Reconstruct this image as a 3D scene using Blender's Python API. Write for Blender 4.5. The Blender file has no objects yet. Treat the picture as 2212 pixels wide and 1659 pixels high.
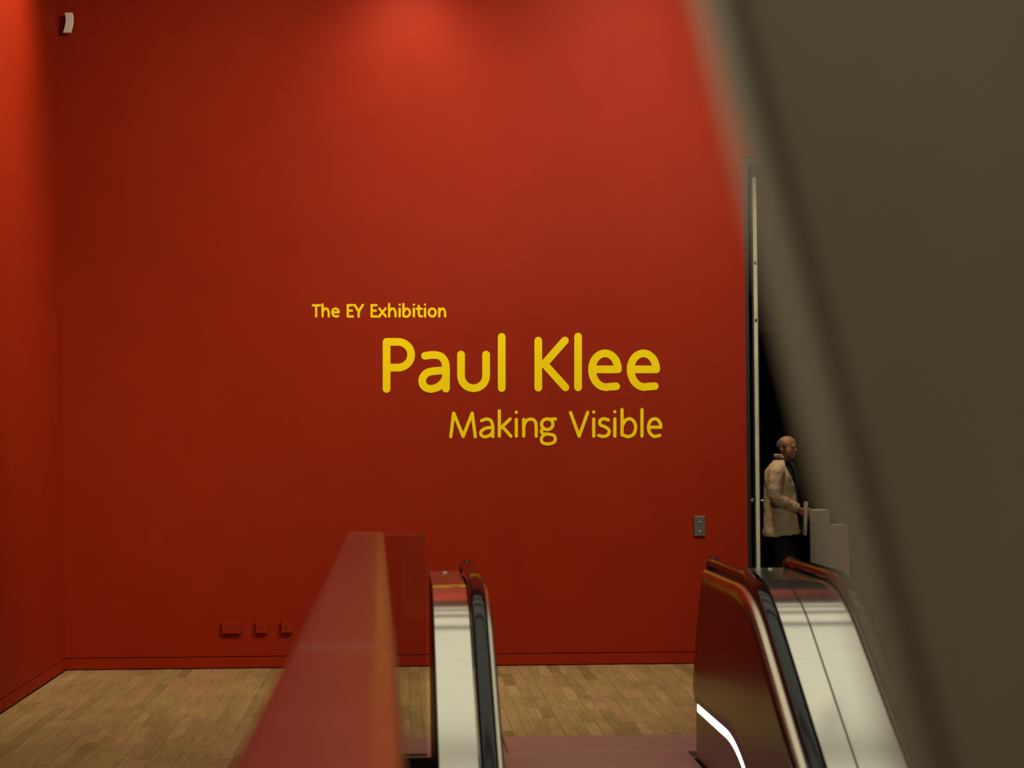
import bpy, bmesh, math, random
from mathutils import Vector, Matrix, noise
random.seed(7)
PI = math.pi
SC = bpy.context.scene
COL = SC.collection

# ------------------------------------------------------------------ camera
F_PX = 4000.0                 # focal length in pixels of the 2212 px wide frame
VPX, VPY = 870.0, 962.0       # where the level view axis meets the frame
ROLL = 0.0105
EYE = 1.64                    # eye height above the gallery floor
cd = bpy.data.cameras.new('camera')
cam = bpy.data.objects.new('camera', cd)
COL.objects.link(cam)
cd.sensor_width = 36.0
cd.lens = 36.0 * F_PX / 2212.0
cd.shift_x = (1106.0 - VPX) / 2212.0
cd.shift_y = (VPY - 829.5) / 2212.0
cd.clip_start = 0.05
cd.clip_end = 200
ca, sa = math.cos(ROLL), math.sin(ROLL)
cam.matrix_world = Matrix(((ca, sa, 0, 0), (0, 0, -1, 0), (-sa, ca, 0, EYE), (0, 0, 0, 1)))
cd.dof.use_dof = True
cd.dof.focus_distance = 13.2
cd.dof.aperture_fstop = 2.4
SC.camera = cam

# ------------------------------------------------------------------ world, exposure
w = bpy.data.worlds.new('world')
SC.world = w
w.use_nodes = True
w.node_tree.nodes['Background'].inputs[0].default_value = (1.0, 0.93, 0.82, 1)
w.node_tree.nodes['Background'].inputs[1].default_value = 0.0
SC.view_settings.view_transform = 'Standard'
SC.view_settings.look = 'None'
SC.view_settings.exposure = 0.0
SC.view_settings.gamma = 1.0
SC.view_settings.use_curve_mapping = False
CEIL_EMIT = 0.74               # brightness of the ceiling light boxes
SPOTS = [                     # track spotlights and added fill spots: lamp position, aim, watts, cone deg, blend
    ((0.10, 12.95, 5.08), (0.08, 13.7, 4.45), 34, 100, 1.0),
    ((1.75, 12.1, 5.50), (1.75, 13.7, 4.3), 95, 95, 1.0),
    ((-1.30, 11.80, 5.50), (-2.51, 11.85, 4.5), 225, 84, 1.0),
    ((2.9, 9.6, 5.50), (0.5, 13.7, 2.2), 790, 85, 1.0),
    ((-0.9, 9.4, 5.50), (-1.6, 11.2, 0.0), 215, 75, 1.0),  # unseen fill lamp, added to brighten the boards on the left
    ((1.2, 10.4, 5.50), (1.1, 11.7, 0.0), 250, 60, 1.0),  # unseen fill lamp, added to brighten the boards behind the escalator
    ((-0.7, 10.6, 5.50), (-2.51, 12.0, 2.0), 220, 62, 1.0),  # extra fill, added to lift the lower part of the side wall
    ((2.3, 8.6, 5.50), (-1.9, 13.7, 3.0), 600, 58, 1.0),  # extra fill, added to lift the dark left end of the end wall
    ((-2.2, 1.0, 5.30), (0.13, 1.03, 2.05), 230, 40, 1.0),  # unseen lamp added only to brighten the grey fin
]

# ------------------------------------------------------------------ helpers
def W(px, py, y):
    """world point of a measured photo pixel on the plane at depth y"""
    u, v = px - VPX, VPY - py
    return ((u * ca + v * sa) / F_PX * y, EYE + (-u * sa + v * ca) / F_PX * y)

MATS = {}
def mat(name, col, rough=0.5, metal=0.0, spec=0.5, var=0.0, scale=8.0, bump=0.0, bscale=60.0,
        emit=0.0, stretch=None, coat=0.0, aniso=0.0):
    m = bpy.data.materials.new(name)
    m.use_nodes = True
    nt = m.node_tree
    b = nt.nodes['Principled BSDF']
    b.inputs['Base Color'].default_value = (*col, 1)
    b.inputs['Roughness'].default_value = rough
    b.inputs['Metallic'].default_value = metal
    b.inputs['Specular IOR Level'].default_value = spec
    b.inputs['Coat Weight'].default_value = coat
    b.inputs['Anisotropic'].default_value = aniso
    if emit:
        b.inputs['Emission Color'].default_value = (*col, 1)
        b.inputs['Emission Strength'].default_value = emit
    tc = nt.nodes.new('ShaderNodeTexCoord')
    mp = nt.nodes.new('ShaderNodeMapping')
    nt.links.new(tc.outputs['Object'], mp.inputs['Vector'])
    if stretch:
        mp.inputs['Scale'].default_value = stretch
    if var:
        n = nt.nodes.new('ShaderNodeTexNoise')
        n.inputs['Scale'].default_value = scale
        n.inputs['Detail'].default_value = 4
        nt.links.new(mp.outputs[0], n.inputs['Vector'])
        r = nt.nodes.new('ShaderNodeMapRange')
        r.inputs['From Min'].default_value = 0.25
        r.inputs['From Max'].default_value = 0.75
        r.inputs['To Min'].default_value = 1 - var
        r.inputs['To Max'].default_value = 1 + var
        nt.links.new(n.outputs['Fac'], r.inputs['Value'])
        mx = nt.nodes.new('ShaderNodeVectorMath')
        mx.operation = 'SCALE'
        mx.inputs[0].default_value = col
        nt.links.new(r.outputs[0], mx.inputs['Scale'])
        nt.links.new(mx.outputs[0], b.inputs['Base Color'])
    if bump:
        n2 = nt.nodes.new('ShaderNodeTexNoise')
        n2.inputs['Scale'].default_value = bscale
        n2.inputs['Detail'].default_value = 3
        nt.links.new(mp.outputs[0], n2.inputs['Vector'])
        bp = nt.nodes.new('ShaderNodeBump')
        bp.inputs['Strength'].default_value = bump
        bp.inputs['Distance'].default_value = 0.01
        nt.links.new(n2.outputs['Fac'], bp.inputs['Height'])
        nt.links.new(bp.outputs[0], b.inputs['Normal'])
    MATS[name] = m
    return m

RED = mat('red_wall_paint', (0.275, 0.0160, 0.0010), 0.62, spec=0.13, var=0.05, scale=3.0, bump=0.05, bscale=160)
RED_PLASTIC = mat('red_painted_plastic', (0.275, 0.017, 0.0015), 0.5, spec=0.15, var=0.04)
YELLOW = mat('yellow_vinyl', (0.92, 0.72, 0.0), 0.55, spec=0.12, var=0.02)
WHITE = mat('white_plastic', (0.92, 0.91, 0.80), 0.35, var=0.03)
CEILM = mat('white_ceiling_paint', (0.62, 0.58, 0.50), 0.8, var=0.03)
STEEL = mat('brushed_steel', (0.78, 0.75, 0.66), 0.12, metal=0.88, var=0.05, scale=6, stretch=(1, 30, 30))
STEEL2 = mat('satin_steel_plate', (0.55, 0.45, 0.40), 0.38, metal=0.7, var=0.10, scale=10)
COPING = mat('coping_metal', (0.54, 0.35, 0.29), 0.21, metal=0.9, var=0.10, scale=5, bump=0.22, bscale=4, stretch=(0.5, 6, 1))
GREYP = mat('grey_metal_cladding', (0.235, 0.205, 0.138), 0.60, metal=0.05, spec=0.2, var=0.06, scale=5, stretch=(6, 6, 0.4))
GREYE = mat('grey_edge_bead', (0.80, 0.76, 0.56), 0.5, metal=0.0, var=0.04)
RUBBER = mat('black_handrail_rubber', (0.010, 0.011, 0.012), 0.09, spec=0.32, var=0.1)
DARKGL = mat('dark_polished_panel', (0.030, 0.012, 0.008), 0.20, spec=0.55, var=0.1, scale=4)
OUTER = mat('dark_brown_cladding', (0.03, 0.016, 0.011), 0.35, var=0.1)
CHROME = mat('bright_trim', (0.72, 0.66, 0.52), 0.28, metal=1.0, var=0.03)
LIGHTST = mat('white_light_strip', (0.93, 1.0, 0.97), 0.4, emit=4.0)
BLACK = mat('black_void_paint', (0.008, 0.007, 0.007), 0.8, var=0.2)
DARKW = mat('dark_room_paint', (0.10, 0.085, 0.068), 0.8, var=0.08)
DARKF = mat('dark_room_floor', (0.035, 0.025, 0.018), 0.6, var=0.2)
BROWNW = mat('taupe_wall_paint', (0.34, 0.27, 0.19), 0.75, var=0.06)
SUBFL = mat('dark_floor_joint', (0.13, 0.085, 0.04), 0.85, var=0.2)
SWITCH = mat('brushed_switch_steel', (0.30, 0.31, 0.28), 0.35, metal=0.9, var=0.15, scale=200)
DOORM = mat('black_door_paint', (0.010, 0.009, 0.008), 0.45, var=0.1)
BRASS = mat('pale_door_edge', (0.88, 0.85, 0.62), 0.26, metal=0.35, var=0.25, scale=3, stretch=(1, 1, 1.2), bump=0.4, bscale=10)
LIGHTBOX = mat('ceiling_diffuser', (0.96, 1.0, 0.80), 0.5, emit=CEIL_EMIT)
LAMPM = mat('black_lamp_housing', (0.02, 0.02, 0.02), 0.4, var=0.1)
LENS = mat('lamp_lens', (1.0, 0.85, 0.62), 0.3, emit=3.0)
SKIN = mat('skin', (0.50, 0.22, 0.115), 0.5, var=0.12, scale=20)
HAIR = mat('grey_hair', (0.16, 0.13, 0.10), 0.8, var=0.35, scale=60, bump=0.6, bscale=120)
COATM = mat('beige_coat_cloth', (0.66, 0.48, 0.29), 0.85, var=0.10, scale=9, bump=0.7, bscale=9)
SCARFM = mat('black_knit', (0.012, 0.012, 0.016), 0.9, var=0.2, bump=0.3, bscale=50)
TROUS = mat('black_trouser_cloth', (0.010, 0.010, 0.012), 0.9, var=0.2)
SHOE = mat('black_shoe_leather', (0.012, 0.010, 0.009), 0.4, var=0.1)
PAPER = mat('cream_paper', (0.60, 0.50, 0.36), 0.7, var=0.05)
PLINTHM = mat('white_plinth_paint', (0.66, 0.56, 0.44), 0.6, var=0.04)
EYEM = mat('eye', (0.03, 0.02, 0.015), 0.2, var=0.05)

def glass_mat():
    m = bpy.data.materials.new('tinted_glass')
    m.use_nodes = True
    b = m.node_tree.nodes['Principled BSDF']
    b.inputs['Base Color'].default_value = (0.80, 0.80, 0.76, 1)
    b.inputs['Roughness'].default_value = 0.0
    b.inputs['Transmission Weight'].default_value = 1.0
    b.inputs['IOR'].default_value = 1.45
    tc = m.node_tree.nodes.new('ShaderNodeTexNoise')
    tc.inputs['Scale'].default_value = 3
    r = m.node_tree.nodes.new('ShaderNodeMapRange')
    r.inputs['To Min'].default_value = 0.0
    r.inputs['To Max'].default_value = 0.03
    m.node_tree.links.new(tc.outputs['Fac'], r.inputs['Value'])
    m.node_tree.links.new(r.outputs[0], b.inputs['Roughness'])
    return m
GLASS = glass_mat()

def wood_mat():
    m = bpy.data.materials.new('worn_oak_boards')
    m.use_nodes = True
    nt = m.node_tree
    b = nt.nodes['Principled BSDF']
    b.inputs['Roughness'].default_value = 0.55
    b.inputs['Specular IOR Level'].default_value = 0.35
    oi = nt.nodes.new('ShaderNodeObjectInfo')
    ge = nt.nodes.new('ShaderNodeNewGeometry')
    ad = nt.nodes.new('ShaderNodeMath'); ad.operation = 'ADD'
    nt.links.new(oi.outputs['Random'], ad.inputs[0])
    nt.links.new(ge.outputs['Random Per Island'], ad.inputs[1])
    fr = nt.nodes.new('ShaderNodeMath'); fr.operation = 'FRACT'
    nt.links.new(ad.outputs[0], fr.inputs[0])
    cr = nt.nodes.new('ShaderNodeValToRGB')
    e = cr.color_ramp.elements
    e[0].position = 0.0; e[0].color = (0.245, 0.165, 0.058, 1)
    e[1].position = 1.0; e[1].color = (0.430, 0.305, 0.126, 1)
    for p, c in ((0.15, (0.30, 0.215, 0.079, 1)), (0.4, (0.36, 0.252, 0.094, 1)), (0.6, (0.335, 0.247, 0.090, 1)),
                 (0.75, (0.385, 0.258, 0.103, 1)), (0.88, (0.36, 0.222, 0.105, 1))):
        x = e.new(p); x.color = c
    nt.links.new(fr.outputs[0], cr.inputs[0])
    tc = nt.nodes.new('ShaderNodeTexCoord')
    mp = nt.nodes.new('ShaderNodeMapping')
    mp.inputs['Scale'].default_value = (45, 3.5, 5)
    nt.links.new(ge.outputs['Position'], mp.inputs['Vector'])
    n = nt.nodes.new('ShaderNodeTexNoise')
    n.inputs['Scale'].default_value = 1.0
    n.inputs['Detail'].default_value = 6
    nt.links.new(mp.outputs[0], n.inputs['Vector'])
    n2 = nt.nodes.new('ShaderNodeTexNoise')
    n2.inputs['Scale'].default_value = 1.7
    n2.inputs['Detail'].default_value = 3
    nt.links.new(ge.outputs['Position'], n2.inputs['Vector'])
    mu = nt.nodes.new('ShaderNodeMath'); mu.operation = 'MULTIPLY_ADD'
    mu.inputs[1].default_value = 0.95; mu.inputs[2].default_value = 0.25
    nt.links.new(n.outputs['Fac'], mu.inputs[0])
    mu2 = nt.nodes.new('ShaderNodeMath'); mu2.operation = 'MULTIPLY_ADD'
    mu2.inputs[1].default_value = 0.55
    nt.links.new(n2.outputs['Fac'], mu2.inputs[0])
    nt.links.new(mu.outputs[0], mu2.inputs[2])
    sc = nt.nodes.new('ShaderNodeVectorMath'); sc.operation = 'SCALE'
    nt.links.new(cr.outputs[0], sc.inputs[0])
    nt.links.new(mu2.outputs[0], sc.inputs['Scale'])
    nt.links.new(sc.outputs[0], b.inputs['Base Color'])
    bp = nt.nodes.new('ShaderNodeBump')
    bp.inputs['Strength'].default_value = 0.25
    bp.inputs['Distance'].default_value = 0.003
    nt.links.new(n.outputs['Fac'], bp.inputs['Height'])
    nt.links.new(bp.outputs[0], b.inputs['Normal'])
    return m
WOOD = wood_mat()

def link(name, me, m, parent=None, smooth=False):
    o = bpy.data.objects.new(name, me)
    COL.objects.link(o)
    if m is not None and not me.materials:
        me.materials.append(m)
    if parent is not None:
        o.parent = parent
    if smooth:
        for p in me.polygons:
            p.use_smooth = True
    return o

def from_bm(name, bm, m, parent=None, smooth=False):
    bmesh.ops.recalc_face_normals(bm, faces=bm.faces[:])
    me = bpy.data.meshes.new(name)
    bm.to_mesh(me)
    bm.free()
    return link(name, me, m, parent, smooth)

def add_box(bm, x0, x1, y0, y1, z0, z1):
    vs = [bm.verts.new(p) for p in ((x0, y0, z0), (x1, y0, z0), (x1, y1, z0), (x0, y1, z0),
                                    (x0, y0, z1), (x1, y0, z1), (x1, y1, z1), (x0, y1, z1))]
    for f in ((0, 3, 2, 1), (4, 5, 6, 7), (0, 1, 5, 4), (1, 2, 6, 5), (2, 3, 7, 6), (3, 0, 4, 7)):
        bm.faces.new([vs[i] for i in f])
    return vs

def box(name, x0, x1, y0, y1, z0, z1, m, parent=None, bevel=0.0, seg=2):
    bm = bmesh.new()
    add_box(bm, x0, x1, y0, y1, z0, z1)
    if bevel:
        bmesh.ops.bevel(bm, geom=bm.edges[:], offset=bevel, segments=seg, affect='EDGES', profile=0.6)
    return from_bm(name, bm, m, parent)

def boxes(name, lst, m, parent=None):
    bm = bmesh.new()
    for b in lst:
        add_box(bm, *b)
    return from_bm(name, bm, m, parent)

def cyl(bm, p0, p1, r0, r1=None, n=16):
    r1 = r0 if r1 is None else r1
    p0, p1 = Vector(p0), Vector(p1)
    d = (p1 - p0).normalized()
    a = d.orthogonal().normalized()
    b = d.cross(a)
    r = []
    for p, rr in ((p0, r0), (p1, r1)):
        r.append([bm.verts.new(p + (a * math.cos(2 * PI * i / n) + b * math.sin(2 * PI * i / n)) * rr) for i in range(n)])
    for i in range(n):
        bm.faces.new((r[0][i], r[0][(i + 1) % n], r[1][(i + 1) % n], r[1][i]))
    bm.faces.new(r[0][::-1])
    bm.faces.new(r[1])

def empty(name, loc=(0, 0, 0), rz=0.0):
    o = bpy.data.objects.new(name, None)
    COL.objects.link(o)
    o.location = loc
    o.rotation_euler = (0, 0, rz)
    o.empty_display_size = 0.1
    return o

def tag(o, label=None, cat=None, group=None, kind=None):
    if label: o['label'] = label
    if cat: o['category'] = cat
    if group: o['group'] = group
    if kind: o['kind'] = kind
    return o

def struct(o, label=None, cat=None):
    return tag(o, label, cat, kind='structure')

# ------------------------------------------------------------------ dimensions of the place
YW = 13.70           # face of the red end wall
XL = -2.51           # face of the red side wall
XE = 2.545           # right-hand end of the red end wall
XR = 4.30            # far right wall of the hall
ZC = 5.80            # ceiling
YB = 10.38           # edge of the boards: landing plates begin
YG = 9.72            # edge of the floor over the escalator well

# ------------------------------------------------------------------ structure
GR = 0.086           # skirting height
wall_back = boxes('wall_back', [(XL - 0.2, XE, YW, YW + 0.16, GR + 0.007, ZC), (XL - 0.2, XE, YW + 0.012, YW + 0.16, 0.0, GR + 0.007),
                                (XE, XR, YW, YW + 0.16, 3.75, ZC)], RED)
struct(wall_back, 'red painted end wall carrying the yellow exhibition title', 'wall')
bb = box('baseboard_back', XL + 0.001, XE, YW - 0.001, YW + 0.012, 0.008, GR, RED, bevel=0.002)
struct(bb, 'flush red skirting board along the foot of the end wall', 'baseboard')
wall_left = boxes('wall_left', [(XL - 0.2, XL, -3.0, YW, GR + 0.007, ZC), (XL - 0.2, XL - 0.012, -3.0, YW, 0.0, GR + 0.007)], RED)
struct(wall_left, 'red painted side wall with bright pool of light near the top', 'wall')
bl = box('baseboard_left', XL - 0.012, XL + 0.001, -3.0, YW, 0.008, GR, RED, bevel=0.002)
struct(bl, 'flush red skirting board along the foot of the side wall', 'baseboard')
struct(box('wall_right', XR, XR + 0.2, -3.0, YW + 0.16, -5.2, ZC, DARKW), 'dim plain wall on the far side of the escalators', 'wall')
struct(box('wall_rear', XL - 0.2, XR + 0.2, -3.2, -3.0, 0.0, ZC, BROWNW), 'dim plain wall behind the viewer', 'wall')
struct(box('ceiling', XL - 0.2, XR + 0.2, -3.2, YW + 0.16, ZC, ZC + 0.2, CEILM), 'plain white ceiling above the frame', 'ceiling')

# floor slab pieces round the escalator well (well: x -0.04..XR, y 2.2..YG)
XV = -0.06
floor = boxes('floor', [(XL - 0.2, XR, YG, YW + 0.16, -0.30, -0.020),
                        (XL - 0.2, XV - 0.03, 2.2, YG, -0.30, -0.020),
                        (XL - 0.2, XR, -3.0, 2.2, -0.30, -0.020)], SUBFL)
struct(floor, 'worn oak board floor in front of the red walls', 'floor')

# boards: narrow strips running towards the red end wall
PW = 0.0725
LENS_ = [0.42, 0.55, 0.68, 0.82, 0.96, 1.12]
plank_meshes = []
for L in LENS_:
    bm = bmesh.new()
    vs = add_box(bm, -PW / 2 + 0.0007, PW / 2 - 0.0007, -L / 2 + 0.001, L / 2 - 0.001, -0.020, 0.0)
    bmesh.ops.recalc_face_normals(bm, faces=bm.faces[:])
    me = bpy.data.meshes.new('plank')
    bm.to_mesh(me); bm.free()
    me.materials.append(WOOD)
    plank_meshes.append(me)
spots_ = []
nx = int((XR - XL) / PW)
for i in range(nx):
    x = XL + 0.002 + PW * (i + 0.5)
    y = YW - 0.003 + random.random() * 0.4
    lim = YB if x > XV - 0.34 else 3.0
    while y > lim:
        k = random.randrange(len(LENS_))
        L = LENS_[k]
        y0, y1 = max(lim, y - L), min(YW + 0.010, y)
        if y1 - y0 > 0.03:
            spots_.append((x, (y0 + y1) / 2, y1 - y0, k, L))
        y -= L
def seen(x, y):
    px, py = VPX + x / y * F_PX, VPY + EYE / y * F_PX - x / y * F_PX * ROLL
    if py > 1690 or px < -30: return False
    edge = 745 - (py - 1147) * 0.518
    return px < edge + 15 or 1050 < px < 1512 or 838 < px < 935
vis = sorted([s for s in spots_ if seen(s[0], s[1])], key=lambda s: s[1])
near = vis[:300]
nearset = set(id(s) for s in near)
for (x, y, L, k, L0) in near:
    o = bpy.data.objects.new('plank', plank_meshes[k])
    COL.objects.link(o)
    o.parent = floor
    o.location = (x, y, random.uniform(-0.0012, 0.0010))
    o.scale = (1, L / L0, 1)
bm = bmesh.new()
for s in spots_:
    if id(s) not in nearset:
        dz = random.uniform(-0.0012, 0.0010)
        add_box(bm, s[0] - PW / 2 + 0.0007, s[0] + PW / 2 - 0.0007, s[1] - s[2] / 2 + 0.001, s[1] + s[2] / 2 - 0.001, -0.020 + dz, dz)
pf = from_bm('plank_field', bm, WOOD, floor)
pf['kind'] = 'stuff'
box('floor_finish', XL, XR, -3.0, 2.19, -0.020, 0.0, WOOD, floor)

# escalator well
struct(boxes('wall_well', [(XV - 0.03, XV, 2.2, YG, -5.2, -0.02), (XV, XR, YG, YG + 0.15, -5.2, -0.30),
                           (XV, XR, 2.05, 2.2, -5.2, -0.30)], BLACK), 'black side of the open escalator well', 'wall')
struct(box('floor_lower', XV - 0.1, XR + 0.1, 2.0, YG + 0.2, -5.4, -5.2, DARKF), 'dark floor at the bottom of the escalator well', 'floor')

# landing border between the boards and the well
trim = box('trim_1', XV - 0.03, 0.535, YG, YB - 0.004, -0.020, 0.002, STEEL2, bevel=0.002)
struct(trim, 'grey metal border strip at the edge of the board floor', 'trim')
box('edge_angle', XV - 0.03, 0.535, YG - 0.012, YG - 0.001, -0.16, 0.004, CHROME, trim, bevel=0.002)

# parapet with wide metal coping, running from the well edge towards the viewer
PZ = 1.19
par = bpy.data.objects.new('wall_parapet', None)
COL.objects.link(par)
struct(par, 'low parapet with wide reddish metal coping leading to the glass panel', 'parapet')
ys = [1.9 + (9.72 - 1.9) * i / 40 for i in range(41)]
ys = sorted(set(ys + [4.17 + 0.007 * k for k in range(-12, 13)] + [c + 0.02 * k for c in (3.2, 5.8, 6.7, 7.6, 8.5, 9.2) for k in range(-6, 7)]))
def px_right(y):       # right edge drifts slightly left with distance
    t = (y - 1.9) / 7.8
    return 0.006 - 0.108 * t ** 1.15
def px_left(y):
    t = (y - 1.9) / 7.8
    return -0.248 - 0.052 * t ** 1.3
bm = bmesh.new()
rows = []
NR = 7
for y in ys:
    xl, xr = px_left(y), px_right(y)
    r = 0.020
    wob = sum(h * math.exp(-((y - c) / w_) ** 2) for c, h, w_ in ((4.17, 0.0048, 0.032), (5.80, 0.0020, 0.06), (6.7, 0.0022, 0.05), (7.6, 0.0024, 0.045), (8.5, 0.0026, 0.04), (9.2, 0.0026, 0.04), (3.2, 0.0015, 0.10)))
    sec = []
    sec.append((xl, PZ - 0.075))
    for j in range(NR):
        a = PI - PI / 2 * j / (NR - 1)
        sec.append((xl + r + r * math.cos(a), PZ - r + r * math.sin(a) + wob))
    for j in range(1, 6):
        t = j / 6
        sec.append((xl + r + (xr - xl - 2 * r) * t, PZ + wob + 0.0006 * math.sin(PI * t)))
    for j in range(NR):
        a = PI / 2 - PI / 2 * j / (NR - 1)
        sec.append((xr - r + r * math.cos(a), PZ - r + r * math.sin(a) + wob))
    sec.append((xr, PZ - 0.075))
    rows.append([bm.verts.new((p[0], y, p[1])) for p in sec])
for a, b in zip(rows[:-1], rows[1:]):
    for j in range(len(a)):
        k = (j + 1) % len(a)
        bm.faces.new((a[j], b[j], b[k], a[k]))
bm.faces.new(rows[0]); bm.faces.new(rows[-1][::-1])
from_bm('coping', bm, COPING, par, smooth=True)
bm = bmesh.new()
rows = []
for y in ys:
    xl, xr = px_left(y) + 0.03, px_right(y) - 0.03
    rows.append([bm.verts.new(p) for p in ((xl, y, 0.0), (xr, y, 0.0), (xr, y, PZ - 0.07), (xl, y, PZ - 0.07))])
for a, b in zip(rows[:-1], rows[1:]):
    for j in range(4):
        k = (j + 1) % 4
        bm.faces.new((a[j], a[k], b[k], b[j]))
bm.faces.new(rows[0]); bm.faces.new(rows[-1][::-1])
from_bm('parapet_body', bm, RED, par)

# ------------------------------------------------------------------ ceiling light boxes
ORD = ('first', 'second', 'third', 'fourth', 'fifth', 'sixth', 'seventh', 'eighth', 'ninth', 'tenth', 'eleventh')
for i, (y, wd) in enumerate(((12.95, 0.30), (12.25, 0.45), (11.25, 0.85), (9.95, 1.15), (8.50, 1.4), (6.92, 1.45), (5.3, 1.45), (3.6, 1.45), (1.9, 1.45), (0.2, 1.45), (-1.5, 1.45))):
    t = empty('ceiling_light', (0.95, y, ZC))
    tag(t, 'long luminous light box across the ceiling, %s from the red end wall' % ORD[i], 'ceiling light', 'ceiling light boxes')
    L = 3.0
    boxes('housing', [(-L - 0.04, -L, -wd / 2 - 0.04, wd / 2 + 0.04, -0.14, -0.001), (L, L + 0.04, -wd / 2 - 0.04, wd / 2 + 0.04, -0.14, -0.001),
                      (-L, L, -wd / 2 - 0.04, -wd / 2, -0.14, -0.001), (-L, L, wd / 2, wd / 2 + 0.04, -0.14, -0.001)], WHITE, t)
    box('diffuser', -L, L, -wd / 2, wd / 2, -0.12, -0.10, LIGHTBOX, t)

def spotlight(pos, aim, watts, cone, blend, label):
    t = empty('track_spotlight', pos)
    tag(t, label, 'spotlight', 'track spotlights on the ceiling')
    d = (Vector(aim) - Vector(pos)).normalized()
    bm = bmesh.new(); cyl(bm, -d * 0.20, -d * 0.02, 0.05, 0.055); from_bm('housing', bm, LAMPM, t)
    bm = bmesh.new(); cyl(bm, -d * 0.018, -d * 0.010, 0.045); from_bm('lens', bm, LENS, t)
    bm = bmesh.new(); cyl(bm, -d * 0.12 + Vector((0, 0, 0.04)), Vector((-d.x * 0.12, -d.y * 0.12, ZC - pos[2])), 0.010); from_bm('stem', bm, LAMPM, t)
    ld = bpy.data.lights.new('lamp', 'SPOT')
    ld.energy = watts; ld.spot_size = math.radians(cone); ld.spot_blend = blend
    ld.shadow_soft_size = 0.08; ld.color = (1.0, 0.86, 0.68)
    lo = bpy.data.objects.new('lamp', ld); COL.objects.link(lo)
    lo.parent = t
    lo.rotation_euler = d.to_track_quat('-Z', 'Y').to_euler()
for s, lb in zip(SPOTS, ('black track spotlight lighting the middle of the red end wall', 'black track spotlight lighting the right part of the red end wall',
                         'black track spotlight lighting the red side wall', 'black track spotlight over the escalators, aimed at the title',
                         'black added fill spotlight aimed at the board floor on the left',
                         'black added fill spotlight aimed at the board floor behind the escalator',
                         'black added fill spotlight aimed low at the red side wall', 'black added fill spotlight aimed at the left end of the red end wall',
                         'black added fill spotlight aimed at the grey metal panel')):
    spotlight(*s, lb)

# ------------------------------------------------------------------ escalators
SL = math.tan(math.radians(30))
YA, RA, ZH = 8.66, 1.25, 1.04        # start of the bend, bend radius, handrail height
def path(y0, y1, n_arc=18):
    """handrail top line from the far end y1 towards the viewer y0"""
    pts = [(y1, ZH)]
    y = y1
    while y - 0.12 > YA:
        y -= 0.12; pts.append((y, ZH))
    for i in range(n_arc + 1):
        a = math.radians(30) * i / n_arc
        pts.append((YA - RA * math.sin(a), ZH - RA * (1 - math.cos(a))))
    ye, ze = pts[-1]
    y = ye
    while y - 0.3 > y0:
        y -= 0.3; pts.append((y, ze - (ye - y) * SL))
    pts.append((y0, ze - (ye - y0) * SL))
    return pts
YEND, YNEAR = 9.56, 3.6
PATH = path(YNEAR, YEND)
def sweep(name, sec, m, parent, pts=None, smooth=False, closed=True):
    pts = pts or PATH
    bm = bmesh.new()
    rows = [[bm.verts.new((x, y, z + dz)) for (x, dz) in sec] for (y, z) in pts]
    n = len(sec)
    for a, b in zip(rows[:-1], rows[1:]):
        for j in range(n if closed else n - 1):
            k = (j + 1) % n
            bm.faces.new((a[j], a[k], b[k], b[j]))
    if closed:
        bm.faces.new(rows[0][::-1]); bm.faces.new(rows[-1])
    o = from_bm(name, bm, m, parent, smooth)
    if smooth:
        md = o.modifiers.new('split', 'EDGE_SPLIT'); md.split_angle = math.radians(40)
    return o
def rail_sec(x0, x1, h=0.034, n=12):
    c, r = (x0 + x1) / 2, (x1 - x0) / 2
    s = [(c + r * math.copysign(abs(math.cos(a)) ** 0.6, math.cos(a)), -h + h * abs(math.sin(a)) ** 0.6) for a in [PI * i / n for i in range(n + 1)]]
    return [(x1 - 0.012, -h - 0.012)] + s + [(x0 + 0.012, -h - 0.012)]
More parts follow.
